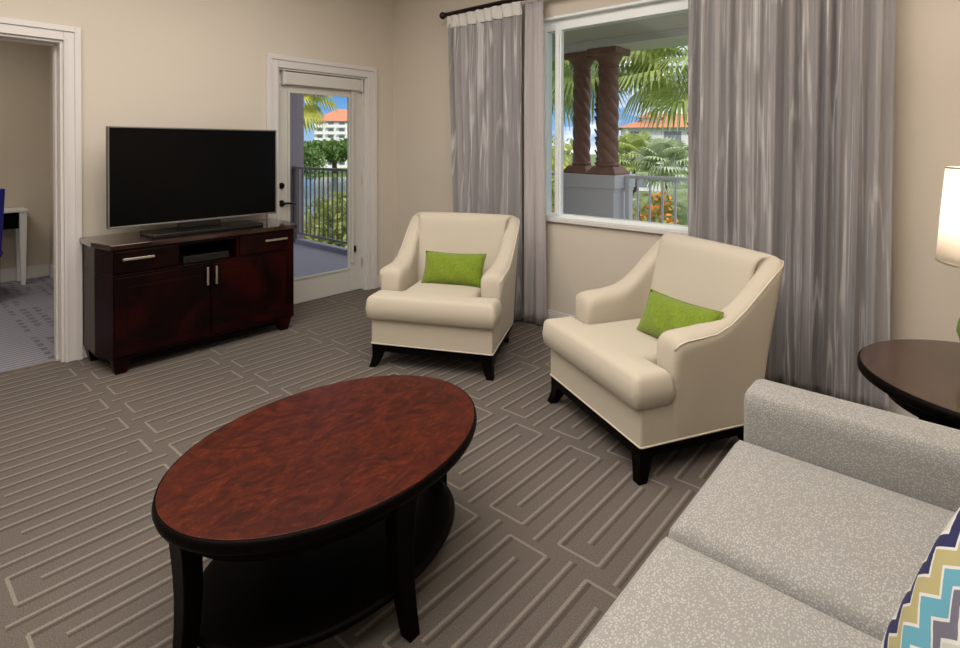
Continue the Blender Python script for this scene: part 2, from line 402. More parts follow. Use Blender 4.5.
def t_cushion(bm, W, y0, ym, w, y1, z0, z1, r, crown, h=.0125, rc=.03):
    """T-shaped seat cushion as a fine inflated grid; boundary vertices shared by both faces"""
    poly = [Vector(p) for p in (((-W, y0), (W, y0), (W, ym), (w, ym), (w, y1), (-w, y1), (-w, ym), (-W, ym)) if w < W else ((-W, y0), (W, y0), (W, y1), (-W, y1)))]
    ns = len(poly)
    def dist(p):
        m = 9
        for i in range(ns):
            a, b = poly[i], poly[(i + 1) % ns]; t = max(0, min(1, (p - a).dot(b - a) / (b - a).length_squared)); m = min(m, (p - a.lerp(b, t)).length)
        return m
    nx = round(2 * W / h); ny = round((y1 - y0) / h); cx = 2 * W / nx; cy = (y1 - y0) / ny
    wi = round((W - w) / cx); mi = round((ym - y0) / cy) if w < W else ny; zm = (z0 + z1) / 2; hz = (z1 - z0) / 2; cache = {}
    def inside(i, j): return 0 <= i < nx and 0 <= j < ny and (j < mi or wi <= i < nx - wi)
    def V(i, j, s):
        edge = not (inside(i, j) and inside(i - 1, j) and inside(i, j - 1) and inside(i - 1, j - 1))
        key = (i, j, 0 if edge else s)
        if key not in cache:
            p = Vector((-W + i * cx, y0 + j * cy)); d = 0 if edge else dist(p); k = math.sqrt(max(0, 1 - (1 - min(1, d / r)) ** 2))
            q = min(1, d / .16); cr = crown * (1 - (1 - q) ** 2)
            dx = W - abs(p.x); dys = [(p.y - y0, -1)] + ([(y1 - p.y, 1)] if w >= W else [])
            for dy, sg in dys:
                if dx < rc and dy < rc:
                    a, b = 1 - dx / rc, 1 - dy / rc; a2, b2 = a * math.sqrt(1 - b * b / 2), b * math.sqrt(1 - a * a / 2)
                    px = W - rc + a2 * rc; py = rc - b2 * rc; p = Vector((math.copysign(px, p.x), y0 + py if sg < 0 else y1 - py))
            cache[key] = bm.verts.new((p.x, p.y, zm if edge else zm + s * (hz * k + (cr if s > 0 else 0))))
        return cache[key]
    for i in range(nx):
        for j in range(ny):
            if inside(i, j):
                for s in (-1, 1): bm.faces.new([V(*q, s) for q in ((i, j), (i + 1, j), (i + 1, j + 1), (i, j + 1))])
    return bm
def pillow_bm(w, h, t, n=22, m=14, pinch=.06):
    """pillow in local XZ plane, thickness along Y"""
    bm = BM(); sides = []
    for sg in (-1, 1):
        g = []
        for i in range(n + 1):
            row = []
            for j in range(m + 1):
                u, v = -1 + 2 * i / n, -1 + 2 * j / m
                th = t * (max(0, 1 - abs(u) ** 2.6) ** .55) * (max(0, 1 - abs(v) ** 2.6) ** .55)
                x = u * w / 2 * (1 - pinch * (1 - v * v) * abs(u)); z = v * h / 2 * (1 - pinch * 1.6 * (1 - u * u) * abs(v))
                wr = .004 * math.sin(9 * u + 5 * v) * (1 - u * u)
                edge = i in (0, n) or j in (0, m)
                if edge and sg == 1: row.append(sides[0][i][j])
                else: row.append(bm.verts.new((x, 0 if edge else sg * (th / 2 + wr), z)))
            g.append(row)
        sides.append(g)
        for i in range(n):
            for j in range(m): bm.faces.new((g[i][j], g[i + 1][j], g[i + 1][j + 1], g[i][j + 1]))
    return bm
def pillow_rim(w, h, pinch=.06):
    pts = []
    for (a, b) in (((-1, -1), (1, -1)), ((1, -1), (1, 1)), ((1, 1), (-1, 1)), ((-1, 1), (-1, -1))):
        for k in range(14):
            t = k / 14; u, v = a[0] + (b[0] - a[0]) * t, a[1] + (b[1] - a[1]) * t
            pts.append((u * w / 2 * (1 - pinch * (1 - v * v) * abs(u)), 0, v * h / 2 * (1 - pinch * 1.6 * (1 - u * u) * abs(v))))
    return pts + [pts[0]]

# ---------------------------------------------------------------- room shell
XR, YF, ZC = 5.05, -5.3, 3.1
struct('floor', box(BM(), -.06, XR + .1, YF - .1, .1, -.12, 0), CARPET)
struct('floor_bedroom', box(BM(), -3.1, -.06, YF - .1, -2.1, -.12, -.001), CARPET2)
struct('ceiling', box(BM(), -3.1, XR + .1, YF - .1, .16, ZC, ZC + .15), CEIL)
T = .2
# wall A (left): doorway y -3.55..-2.667, balcony door y -1.24..-.30
b = BM()
box(b, -T, 0, YF, -3.55, 0, ZC); box(b, -T, 0, -3.55, -2.667, 2.04, ZC); box(b, -T, 0, -2.667, -1.225, 0, ZC)
box(b, -T, 0, -1.225, -.318, 2.028, ZC); box(b, -T, 0, -.318, .16, 0, ZC)
struct('wall_left', b, WALL)
# wall B (back): window x 1.82..3.35, z .82..2.30
WX0, WX1, WZ0, WZ1 = 1.79, 3.30, .825, 2.375
b = BM()
box(b, 0, WX0, 0, .16, 0, ZC); box(b, WX1, XR, 0, .16, 0, ZC); box(b, WX0, WX1, 0, .16, 0, WZ0); box(b, WX0, WX1, 0, .16, WZ1, ZC)
struct('wall_back', b, WALL)
struct('wall_right', box(BM(), XR, XR + .15, YF, .16, 0, ZC), WALL)
struct('wall_front', box(BM(), -3.1, XR + .15, YF - .15, YF, 0, ZC), WALL)
struct('wall_bedroom_far', box(BM(), -3.1, -2.95, YF, -2.1, 0, ZC), WALL2)
struct('wall_bedroom_side', box(BM(), -2.95, -T, -2.2, -2.05, 0, ZC), WALL2)
def bb_x(bm, x0, x1, y):   # baseboard along x facing -y
    box(bm, x0, x1, y - .014, y, 0, .10); box(bm, x0, x1, y - .009, y, .10, .115)
b = BM(); bb_x(b, 0.014, XR, 0); struct('baseboard_back', b, TRIM, bevel=.003)
b = BM()
for (a, c) in ((-2.577, -1.327), (-.214, 0.0), (YF, -3.64)):
    box(b, 0, .014, a, c, 0, .10); box(b, 0, .009, a, c, .10, .115)
struct('baseboard_left', b, TRIM, bevel=.003)
b = BM(); box(b, -2.95, -2.934, YF, -2.2, 0, .13); box(b, -2.95, -T, -2.216, -2.2, 0, .13); struct('baseboard_bedroom', b, TRIM, bevel=.003)
# doorway casing (trim_1): casing boards, stepped profile and jamb
def casing(name, y0, y1, zt, w, depth):
    b = BM()
    for (a, c) in ((y0 - w, y0), (y1, y1 + w)):
        box(b, 0, .018, a, c, 0, zt + w)
    box(b, 0, .018, y0, y1, zt, zt + w)
    o = w * .62
    # raised outer backband
    box(b, .018, .028, y0 - w, y0 - o, 0, zt + w); box(b, .018, .028, y1 + o, y1 + w, 0, zt + w); box(b, .018, .028, y0 - o, y1 + o, zt + o, zt + w)
    # inner bead
    box(b, .018, .023, y0 - .018, y0 - .006, 0, zt + .018); box(b, .018, .023, y1 + .006, y1 + .018, 0, zt + .018)
    # jamb liner
    box(b, -depth, 0, y0 - .001, y0 + .016, 0, zt); box(b, -depth, 0, y1 - .016, y1 + .001, 0, zt); box(b, -depth, 0, y0 + .016, y1 - .016, zt - .016, zt)
    return b
b = casing('c', -3.55, -2.667, 2.04, .09, T + .001)
box(b, -.12, -.075, -2.695, -2.683, 0, 2.024); box(b, -.12, -.075, -3.534, -2.695, 2.012, 2.024)
struct('trim_1', b, TRIM, bevel=.003)
struct('trim_2', casing('c', -1.225, -.318, 2.028, .102, T + .001), TRIM, bevel=.003)
struct('trim_4', prism(BM(), [(-.075, -3.534), (-.045, -3.534), (-.045, -2.683), (-.075, -2.683)], 0, .006), NICKEL)

# balcony door (door_1)
d = bpy.data.objects.new('door_1', None); COL.objects.link(d); d.location = (-.05, -.77, 0); d['kind'] = 'structure'
y0, y1 = -.438, .435
b = BM(); box(b, -.045, 0, y0, -.335, .01, 2.01); box(b, -.045, 0, .297, y1, .01, 2.01)
box(b, -.045, 0, -.335, .297, .01, .215); box(b, -.045, 0, -.335, .297, 1.85, 2.01)
obj('door_leaf', b, DOORM, d, bevel=.003)
b = BM()
for a in ((-.335, -.317), (.279, .297)): box(b, 0, .008, a[0], a[1], .215, 1.85)
box(b, 0, .008, -.317, .279, .215, .233); box(b, 0, .008, -.317, .279, 1.832, 1.85)
obj('glazing_bead', b, DOORM, d, bevel=.002)
obj('pane', box(BM(), -.026, -.020, -.335, .297, .215, 1.85), GLASS, d)
h = BM(); lathe(h, [(0.001, 0), (.028, 0), (.028, .008), (.012, .012), (.010, .045), (0.001, .046)], 20, cap=False)
bmesh.ops.rotate(h, verts=h.verts, cent=(0, 0, 0), matrix=Matrix.Rotation(PI / 2, 3, 'Y')); bmesh.ops.translate(h, verts=h.verts, vec=(0, -.395, .89))
tube(h, [(.04, -.395, .89), (.046, -.36, .892), (.044, -.32, .888), (.04, -.285, .88)], [.011, .010, .008, .007], 10)
obj('lever_handle', h, DARKMET, d, smooth=True)
h = BM(); lathe(h, [(0.001, 0), (.026, 0), (.026, .010), (.02, .016), (0.001, .017)], 20, cap=False)
bmesh.ops.rotate(h, verts=h.verts, cent=(0, 0, 0), matrix=Matrix.Rotation(PI / 2, 3, 'Y')); bmesh.ops.translate(h, verts=h.verts, vec=(0, -.395, 1.04))
box(h, .015, .032, -.401, -.389, 1.025, 1.055)
obj('deadbolt', h, DARKMET, d, smooth=False)
b = BM()
for z in (.22, 1.0, 1.8): tube(b, [(.004, .431, z), (.004, .431, z + .09)], .007, 8)
obj('hinge', b, NICKEL, d)
# shade cassette with side channel
sh = thing('roller_shade', 'white roller shade cassette rolled up above the balcony door glass', 'window shade', (-.05, -.77, 1.88))
obj('cassette', box(BM(), 0.0005, .045, -.385, .395, 0.015, .125), DOORM, sh, bevel=.012, seg=3)
obj('end_cap', box(BM(), 0.0005, .048, -.40, -.386, .01, .13), TRIM, sh, bevel=.004)
obj('end_cap', box(BM(), 0.0005, .048, .396, .41, .01, .13), TRIM, sh, bevel=.004)
obj('side_channel', box(BM(), .009, .024, .30, .325, -1.60, 0.014), DOORM, sh, bevel=.003)
c = BM(); tube(c, [(.03, .34, .015), (.03, .345, -.6), (.028, .34, -1.2), (.026, .338, -1.45)], .0022, 6)
obj('chain', c, DOORM, sh)
obj('chain_tensioner', box(BM(), .001, .03, .328, .348, -1.50, -1.445), DARKMET, sh, bevel=.003)

# window_1
w = bpy.data.objects.new('window_1', None); COL.objects.link(w); w.location = (WX0, .05, WZ0); w['kind'] = 'structure'
ww, wh = WX1 - WX0, WZ1 - WZ0
b = BM(); fwid = .055
box(b, 0, .022, 0, .08, 0, wh); box(b, ww - fwid, ww, 0, .08, 0, wh); box(b, .022, ww - fwid, 0, .08, wh - .10, wh); box(b, .022, ww - fwid, 0, .08, 0, .03)
obj('frame', b, FRAMEW, w, bevel=.004)
b = BM(); box(b, .108, .142, -.012, .05, .03, wh - .10); box(b, .142, .156, .0, .04, .03, wh - .10)
obj('mullion', b, FRAMEW, w, bevel=.003)
obj('latch', box(BM(), .114, .132, -.022, -.012, .62, .70), FRAMEW, w, bevel=.003)
obj('pane', box(BM(), .022, .108, .03, .035, .03, wh - .10), GLASS, w)
obj('pane', box(BM(), .156, ww - fwid, .022, .027, .03, wh - .10), GLASS, w)
b = BM(); box(b, WX0 - .005, WX1 + .005, -.028, .05, WZ0 - .022, WZ0 + .006)
struct('trim_3', b, TRIM, bevel=.004)
b = BM(); box(b, WX0, WX0 + .012, 0, .05, WZ0 + .006, WZ1); box(b, WX0 + .012, WX1, 0, .05, WZ1 - .02, WZ1)
struct('trim_5', b, FRAMEW, bevel=.003)

# ---------------------------------------------------------------- curtains and rod
rod = thing('curtain_rod', 'dark bronze curtain rod with ball finial above the window', 'curtain rod', (.87, -.12, 2.525))
RX = 3.3
b = BM(); tube(b, [(0, 0, 0), (RX, 0, 0)], .021, 14); obj('pole', b, RODM, rod, smooth=True)
for x, s in ((0, -1), (RX, 1)):
    b = BM(); lathe(b, [(.001, -.006), (.022, -.004), (.022, .008), (.014, .012), (.014, .018), (.026, .026), (.033, .042), (.031, .056), (.020, .068), (.001, .073)], 18, cap=False)
    bmesh.ops.rotate(b, verts=b.verts, cent=(0, 0, 0), matrix=Matrix.Rotation(s * PI / 2, 3, 'Y')); bmesh.ops.translate(b, verts=b.verts, vec=(x, 0, 0))
    obj('finial', b, RODM, rod, smooth=True)
for x in (.04, RX - .04):
    b = BM(); tube(b, [(x, .012, 0), (x, .108, 0)], .009, 8); tube(b, [(x, .108, 0), (x, .1195, 0)], .028, 14)
    obj('bracket', b, RODM, rod, smooth=False)
def drape(x0, x1, y, ztop, zbot, folds, amp, seed, xb0=None, xb1=None, header=0, step=.006, lift=0):
    rnd = random.Random(seed); xb0 = x0 if xb0 is None else xb0; xb1 = x1 if xb1 is None else xb1
    n = int((x1 - x0) / step); nz = 26; bm = BM()
    ph = [rnd.uniform(0, 2 * PI) for _ in range(5)]
    # irregular fold phase
    kn = [0]
    for i in range(folds * 2): kn.append(kn[-1] + rnd.uniform(.55, 1.5))
    tot = kn[-1]
    def phase(u):
        t = u * tot
        for i in range(len(kn) - 1):
            if t <= kn[i + 1]: return PI * (i + (t - kn[i]) / (kn[i + 1] - kn[i]))
        return PI * folds * 2
    am = [rnd.uniform(.6, 1.15) for _ in range(folds * 2 + 2)]
    rows = []
    for j in range(nz + 1):
        t = j / nz; z = ztop + (zbot - ztop) * t; row = []
        for i in range(n + 1):
            u = i / n; p = phase(u + .006 * math.sin(3 * t + ph[0]) * math.sin(PI * u)); k = int(p / PI)
            a = amp * am[min(k, len(am) - 1)] * (.55 + .45 * min(1, t * 5)) * (1 + .25 * math.sin(2.2 * t + k))
            yy = y - a * math.sin(p) * (1 + .15 * math.sin(3 * p)) - .004 * math.sin(5 * p + 6 * t)
            xx = (x0 + (x1 - x0) * u) * (1 - t) + (xb0 + (xb1 - xb0) * u) * t + .012 * math.cos(p) * t
            row.append(bm.verts.new((xx, yy, z + (lift * math.sin(p) if j == nz else 0))))
        rows.append(row)
    hj = header
    for j in range(nz):
        for i in range(n):
            bm.faces.new((rows[j][i], rows[j][i + 1], rows[j + 1][i + 1], rows[j + 1][i]))
    return bm
def curtain(name, label, x0, x1, y, zt, zb, folds, amp, seed, mat, xb0=None, xb1=None, header=True):
    t = thing(name, label, 'curtain', (x0, y, zb), group='drapes at the window')
    bm = drape(x0, x1, y, zt, zb, folds, amp, seed, xb0, xb1); bmesh.ops.translate(bm, verts=bm.verts, vec=(-x0, -y, -zb))
    o = obj('drape', bm, mat, t, smooth=True, recalc=False); s = o.modifiers.new('sol', 'SOLIDIFY'); s.thickness = .003
    if header:
        bm = drape(x0, x1, y, zt + .004, zt - .10, folds, amp * .62, seed, header=0); bmesh.ops.translate(bm, verts=bm.verts, vec=(-x0, -y - .012, -zb))
        o = obj('header_band', bm, HEADER, t, smooth=True, recalc=False); s = o.modifiers.new('sol', 'SOLIDIFY'); s.thickness = .003
        o['label'] = 'white header band'
    return t
curtain('curtain', 'grey streaked curtain with white header band, behind the armchair left of the window', .905, 1.70, -.13, 2.497, .012, 9, .026, 3, CURT, 1.03, 1.70)
curtain('curtain', 'narrow plain mauve grey drape beside the window frame, at the left of the glass', 1.70, 1.87, -.085, 2.494, .012, 2, .022, 8, CURT2, 1.70, 1.90, header=False)
curtain('curtain', 'wide grey streaked curtain right of the window, behind armchair and sofa', 2.985, 4.01, -.12, 2.494, .012, 14, .028, 11, CURT, 2.99, 3.99)

# ---------------------------------------------------------------- media console
cs = thing('media_console', 'dark mahogany media console with two doors and two drawers under the television', 'cabinet', (.02, -1.975, 0))
hw = .60
def cprof(g=0): return [(0, -hw - g), (.27, -hw - g), (.47 + g, -hw + .045 - g), (.47 + g, hw + .015 + g), (.27, hw + .065 + g), (0, hw + .065 + g)]
obj('top', prism(BM(), cprof(.018), .755, .787), ESPTOP, cs, bevel=.005)
b = BM()
q = cprof(); prism(b, q, .09, .60)
prism(b, [(0, -hw), (.27, -hw), (.47, -hw + .045), (.47, -.185), (0, -.185)], .60, .755)
prism(b, [(0, .185), (.47, .185), (.47, hw + .015), (.27, hw + .065), (0, hw + .065)], .60, .755)
box(b, 0, .03, -.185, .185, .60, .755); box(b, .03, .465, -.185, .185, .735, .755)
obj('body', b, ESP, cs, bevel=.003)
obj('plinth', prism(BM(), [(0.02, -hw + .02), (.26, -hw + .02), (.46, -hw + .06), (.46, hw - .06), (.26, hw - .02), (.02, hw - .02)], .06, .0895), BLACKW, cs)
for s in (-1, 1):
    b = BM(); ya, yb = (s * .548, s * .006); y0, y1 = min(ya, yb), max(ya, yb)
    box(b, .4705, .486, y0, y1, .115, .585)
    dd = obj('door', b, ESP, cs, bevel=.003)
    b = BM(); box(b, .486, .4895, y0 + .06, y1 - .06, .175, .525); obj('door_panel', b, ESP, dd, bevel=.003)
    b = BM(); yh = s * .028; box(b, .508, .518, yh - .007, yh + .007, .455, .575); box(b, .486, .508, yh - .005, yh + .005, .47, .48); box(b, .486, .508, yh - .005, yh + .005, .55, .56)
    hh = obj('handle', b, NICKEL, dd, bevel=.002); hh['label'] = 'brushed nickel bar handle'
    b = BM(); ya, yb = (s * .548, s * .20); y0, y1 = min(ya, yb), max(ya, yb)
    box(b, .4705, .486, y0, y1, .615, .742)
    dd = obj('drawer', b, ESP, cs, bevel=.003)
    yc = s * .43 if s < 0 else .455
    b = BM(); box(b, .508, .518, yc - .085, yc + .085, .69, .704)
    box(b, .486, .508, yc - .065, yc - .055, .692, .702); box(b, .486, .508, yc + .055, yc + .065, .692, .702)
    hh = obj('handle', b, NICKEL, dd, bevel=.002); hh['label'] = 'brushed nickel bar handle'
for x, y in ((.42, -.51), (.42, .55), (.06, -.55), (.06, .59)):
    b = BM(); leg_taper(b, x, y, 0, .0895, .048, .030); obj('foot', b, ESP, cs, bevel=.003)
tag(obj('cable_box', box(BM(), -.12, .12, -.15, .15, 0, .05), BLKPL, loc=(.33, -1.975, .6005), bevel=.005), 'black cable box in the open niche of the media console', 'set-top box')

# ---------------------------------------------------------------- television
tv = thing('television', 'large flat screen television with thin silver bezel standing on the console', 'television', (.27, -1.945, .787))
obj('panel', box(BM(), -.025, .012, -.557, .557, .067, .712), BLKPL, tv, bevel=.004)
b = BM()
box(b, .012, .018, -.557, -.548, .067, .712); box(b, .012, .018, .548, .557, .067, .712); box(b, .012, .018, -.548, .548, .702, .712); box(b, .012, .018, -.548, .548, .067, .080)
obj('bezel', b, BEZEL, tv, bevel=.002)
obj('screen', box(BM(), .0121, .0145, -.5479, .5479, .0801, .7019), SCREEN, tv)
b = BM(); prism(b, round_poly([(-.11, -.35), (.15, -.35), (.15, .39), (-.11, .39)], .02, 4), 0.0005, .024)
obj('stand_base', b, BLKPL, tv, bevel=.005)
obj('stand_neck', box(BM(), -.03, .0, -.14, .14, .024, .10), BLKPL, tv, bevel=.005)

# ---------------------------------------------------------------- armchairs
def make_armchair(label, loc, rz):
    t = thing('armchair', label, 'armchair', loc, rz, 'cream armchairs facing the coffee table')
    H = .385
    # stations along the left arm front -> back -> right arm front (mirror)
    # (x_out, y_out, nx, ny, top z, thickness top, thickness bottom, lean out at top x,y)
    half = [
        (.372, .158, 1, 0, .505, .070, .07, .004, .00),
        (.382, .162, 1, 0, .550, .115, .10, .018, .00),
        (.388, .178, 1, 0, .576, .138, .125, .026, .00),
        (.388, .21, 1, 0, .587, .145, .125, .028, .00),
        (.388, .28, 1, 0, .590, .142, .125, .027, .00),
        (.388, .37, 1, 0, .596, .132, .125, .024, .005),
        (.388, .44, 1, 0, .626, .118, .125, .022, .02),
        (.390, .50, 1, 0, .684, .100, .125, .022, .045),
        (.392, .56, 1, .05, .758, .092, .13, .022, .07),
        (.393, .61, 1, .12, .820, .100, .14, .022, .095),
        (.391, .645, .9, .45, .862, .105, .165, .022, .115),
        (.375, .660, .55, .85, .878, .100, .19, .020, .125),
        (.335, .664, .12, .99, .883, .108, .20, .012, .128),
        (.25, .664, .02, 1, .886, .112, .205, .004, .128),
        (.12, .664, .0, 1, .888, .115, .205, .0, .128),
    ]
    st = [(-a[0], a[1], -a[2], a[3], a[4], a[5], a[6], -a[7], a[8]) for a in half] + [(0, .664, 0, 1, .889, .115, .205, 0, .128)] + half[::-1]
    secs = []
    for (x, y, nx, ny, zt, tt, tb, lx, ly) in st:
        l = math.hypot(nx, ny); nx, ny = nx / l, ny / l; P = []
        zb = .130; zi = .29
        def pt(f, z):   # f: 0 outer .. 1 inner
            k = max(0, (z - zb) / (zt - zb)); th = tb + (tt - tb) * k
            return (x + lx * k - nx * th * f, y + ly * k ** 1.3 - ny * th * f, z)
        hh = zt - zi
        for z in (zb, zb + .004, .24, .32, zt - hh * .55): P.append(pt(0, z))
        P.append(pt(-.03, zt - .075)); P.append(pt(-.04, zt - .035)); P.append(pt(.08, zt - .009)); P.append(pt(.35, zt)); P.append(pt(.65, zt)); P.append(pt(.95, zt - .012)); P.append(pt(1.06, zt - .045)); P.append(pt(1.02, zt - .09))
        for z in (zt - hh * .6, .33, zi): P.append(pt(1, z))
        secs.append(P)
    b = BM(); loft(b, secs)
    obj('upholstered_shell', b, CREAM, t, smooth=True, sub=1)
    # piping along the outer edge of back and arms
    pts = [Vector(s[6]).lerp(Vector(s[7]), .5) for s in secs[1:-1]]
    b = BM(); tube(b, pts, .0035, 6); obj('piping', b, PIPE, t, smooth=True)
    b = BM(); prism(b, round_poly([(-.39, 0), (.39, 0), (.39, .20), (.25, .21), (.25, .55), (-.25, .55), (-.25, .21), (-.39, .20)], .012, 3), .145, .303)
    obj('seat_rail', b, CREAM, t, smooth=False, bevel=.008, seg=3)
    b = BM(); pp = round_poly([(-.39, 0), (.39, 0), (.388, .60), (.34, .655), (-.34, .655), (-.388, .60)], .012, 3)
    tube(b, [(x * 1.004, (y - .3) * 1.004 + .3, .147) for x, y in pp + pp[:1]], .004, 6); obj('piping', b, PIPE, t, smooth=True)
    b = BM(); t_cushion(b, .418, -.045, .158, .255, .515, .300, .444, .036, .014)
    obj('seat_cushion', b, CREAM, t, smooth=True)
    # dark recessed plinth with arched lower edge
    b = BM(); prism(b, [(-.386, .003), (.386, .003), (.384, .62), (.34, .65), (-.34, .65), (-.384, .62)], .098, .1445); obj('plinth', b, BLACKW, t, bevel=.003)
    for sx in (-1, 1):
        b = BM(); leg_taper(b, sx * .352, .036, 0, .100, .033, .021, sx * .026, -.03, .8, 7); obj('leg', b, BLACKW, t, smooth=False, bevel=.003)
        b = BM(); leg_taper(b, sx * .33, .60, 0, .100, .026, .018, sx * .012, .04, .6, 7); obj('leg', b, BLACKW, t, smooth=False, bevel=.003)
    return t
A1 = dict(loc=(1.849, -1.235, 0), rz=math.radians(26.8)); A2 = dict(loc=(2.945, -1.235, 0), rz=math.radians(-27.8))
make_armchair('cream upholstered armchair in front of the narrow window drape, nearer the television', **A1)
make_armchair('cream upholstered armchair beside the sofa, under the window', **A2)
def lumbar(label, A, lx, ly, lz, tilt, yawo, roll=0, w=.43, h=.225):
    o = bpy.data.objects.new('throw_pillow', None)
    c, s = math.cos(A['rz']), math.sin(A['rz']); X, Y, _ = A['loc']
    t = thing('throw_pillow', label, 'pillow', (X + c * lx - s * ly, Y + s * lx + c * ly, lz), 0, 'lime green lumbar pillows')
    t.rotation_mode = 'XYZ'
    m = Matrix.Rotation(A['rz'] + yawo, 4, 'Z') @ Matrix.Rotation(-tilt, 4, 'X') @ Matrix.Rotation(roll, 4, 'Y')
    t.rotation_euler = m.to_euler()
    obj('cushion', pillow_bm(w, h, .13), GREEN, t, smooth=True)
    b = BM(); tube(b, pillow_rim(w, h), .004, 6, cap=False); obj('seam', b, GREEN, t, smooth=True)
lumbar('lime green lumbar pillow on the armchair nearer the television', A1, .03, .385, .552, .42, 0)
lumbar('lime green lumbar pillow on the armchair beside the sofa', A2, .155, .38, .548, .46, .10, .0, w=.44)

# ---------------------------------------------------------------- coffee table
ct = thing('coffee_table', 'oval coffee table with mottled red mahogany top, dark rim and black flared legs', 'coffee table', (2.772, -2.512, 0), math.radians(2))
a_, b_ = .367, .514
def ell(bm, prof, n=72): return lathe(bm, prof, n, sx=1, sy=1)
def elltube(prof, n=80):
    bm = BM(); rings = []
    for off, z in prof: rings.append([bm.verts.new(((b0 := (a_ + off)) * math.cos(2 * PI * i / n), (b_ + off) * math.sin(2 * PI * i / n), z)) for i in range(n)])
    for p, q in zip(rings, rings[1:]):
        for i in range(n): bm.faces.new((p[i], p[(i + 1) % n], q[(i + 1) % n], q[i]))
    bm.faces.new(rings[0][::-1]); bm.faces.new(rings[-1]); return bm
obj('tabletop', elltube([(.004, .440), (.004, .4515)]), TABTOP, ct, bevel=.0015)
obj('rim', elltube([(-.06, .412), (.0, .412), (.009, .417), (.013, .430), (.011, .442), (.0085, .4495), (.0045, .4495), (.0045, .441), (-.06, .439)]), BLACKW, ct, smooth=True)
obj('apron', elltube([(-.055, .352), (-.055, .408)]), BLACKW, ct, bevel=.003)
obj('lower_shelf', elltube([(-.088, .095), (-.070, .097), (-.064, .107), (-.070, .118), (-.088, .120)]), BLACKW, ct, smooth=True)
for ang in (0, 90, 180, 270):
    c, s = round(math.cos(math.radians(ang))), round(math.sin(math.radians(ang)))
    x, y = c * (a_ - .065), s * (b_ - .045); b = BM(); secs = []
    for i in range(13):
        t = i / 12; z = .405 * (1 - t); k = (.036 if c else .012) * (t ** 2.2) - .012 * math.sin(PI * t); w = .044 - .024 * t; dd = .026 - .006 * t
        cx, cy = x + c * k, y + s * k
        wx, wy = (dd, w) if c else (w, dd)
        secs.append([(cx - wx, cy - wy, z), (cx + wx, cy - wy, z), (cx + wx, cy + wy, z), (cx - wx, cy + wy, z)])
    loft(b, secs); obj('leg', b, BLACKW, ct, smooth=False, bevel=.004)

# ---------------------------------------------------------------- sofa
sf = thing('sofa', 'light grey speckled fabric sofa along the right side of the room', 'sofa', (3.76, -1.46, 0))
SW = 2.09  # overall length along -Y
def yb(bm): return bm
b = BM(); box(b, .02, .855, -SW + .02, -.02, .08, .285); obj('seat_base', b, SOFA, sf, bevel=.015, seg=3)
for k, (ya, y1_) in enumerate(((-.172, -.748), (-.752, -1.33), (-1.334, -1.918))):
    b = BM(); t_cushion(b, .416, (y1_ - ya) / 2, .0, .416, (ya - y1_) / 2, .287, .440, .042, .018, .014, .035); bmesh.ops.translate(b, verts=b.verts, vec=(.366, (ya + y1_) / 2, 0)); obj('seat_cushion', b, SOFA, sf, smooth=True)
    b = BM(); cushion(b, [(.72, y1_ + .002), (.86, y1_ + .002), (.86, ya - .002), (.72, ya - .002)], .462, .82, .05, .012, .05); obj('back_cushion', b, SOFA, sf, smooth=True)
def armmesh(y0, y1):
    secs = []
    Z = [(y0, .12), (y0, .35), (y0, .53), (y0 - (y0 - y1) * .02, .572), (y0 - (y0 - y1) * .08, .585), (y0 - (y0 - y1) * .25, .590), (y0 - (y0 - y1) * .75, .590), (y0 - (y0 - y1) * .92, .585), (y0 - (y0 - y1) * .98, .572), (y1, .53), (y1, .35), (y1, .12)]
    cy = (y0 + y1) / 2
    for x, s, dz in ((-.022, .86, -.014), (-.018, .94, -.006), (-.010, .985, -.002), (0, 1, 0), (.2, 1, 0), (.5, 1, 0), (.855, 1, 0)):
        secs.append([(x, cy + (y - cy) * s, z + (dz if z > .3 else 0)) for y, z in Z])
    return loft(BM(), secs)
obj('arm', armmesh(0, -.168), SOFA, sf, smooth=True, bevel=.004)
obj('arm', armmesh(-1.922, -SW), SOFA, sf, smooth=True, bevel=.004)
b = BM(); box(b, .86, .97, -SW, 0, .10, .80); obj('backrest', b, SOFA, sf, bevel=.03, seg=4)
for x in (.06, .86):
    for y in (-.07, -SW + .07):
        b = BM(); leg_taper(b, x, y, 0, .0795, .028, .02); obj('leg', b, BLACKW, sf, bevel=.002)

# zigzag pillow
def zigmat():
    m = Mat('zigzag_print_cotton', (.5, .5, .5), .85)
    x, y, z = m.xyz('Object')
    zz = (z * 1.0 / .060).pingpong(.5) * .062         # sharp zigzag
    st = (z / .21).frac().gt(.5)
    p = (x + zz + (z / .105).floor() * .0 + .5)
    f = ((p - .345) / .185).frac()
    n = m.nt.nodes.new('ShaderNodeValToRGB'); n.color_ramp.interpolation = 'CONSTANT'
    W_ = (0.56, 0.56, 0.55)
    stops = [(0, W_), (.05, (0.012, 0.012, 0.075)), (.21, W_), (.245, (0.36, 0.32, 0.155)), (.42, W_), (.455, (0.10, 0.30, 0.40)), (.64, W_), (.675, (0.125, 0.12, 0.165)), (.83, W_), (.87, (0.45, 0.45, 0.43))]
    r = n.color_ramp
    while len(r.elements) < len(stops): r.elements.new(.5)
    for el, (a, c) in zip(r.elements, stops): el.position = a; el.color = (*c, 1)
    m.nt.links.new(f.k, n.inputs[0]); m.color(n.outputs[0]).bump(m.noise(500, 2), .2, .001); return m.m
zB = Vector((4.163, -2.335, .475)); zE = Vector((.117, .010, .33)).normalized(); zX = Vector((.42, -.907, 0)); zX = (zX - zE * zX.dot(zE)).normalized(); zY = zE.cross(zX)
zc = zB + zE * .19 + zX * .20
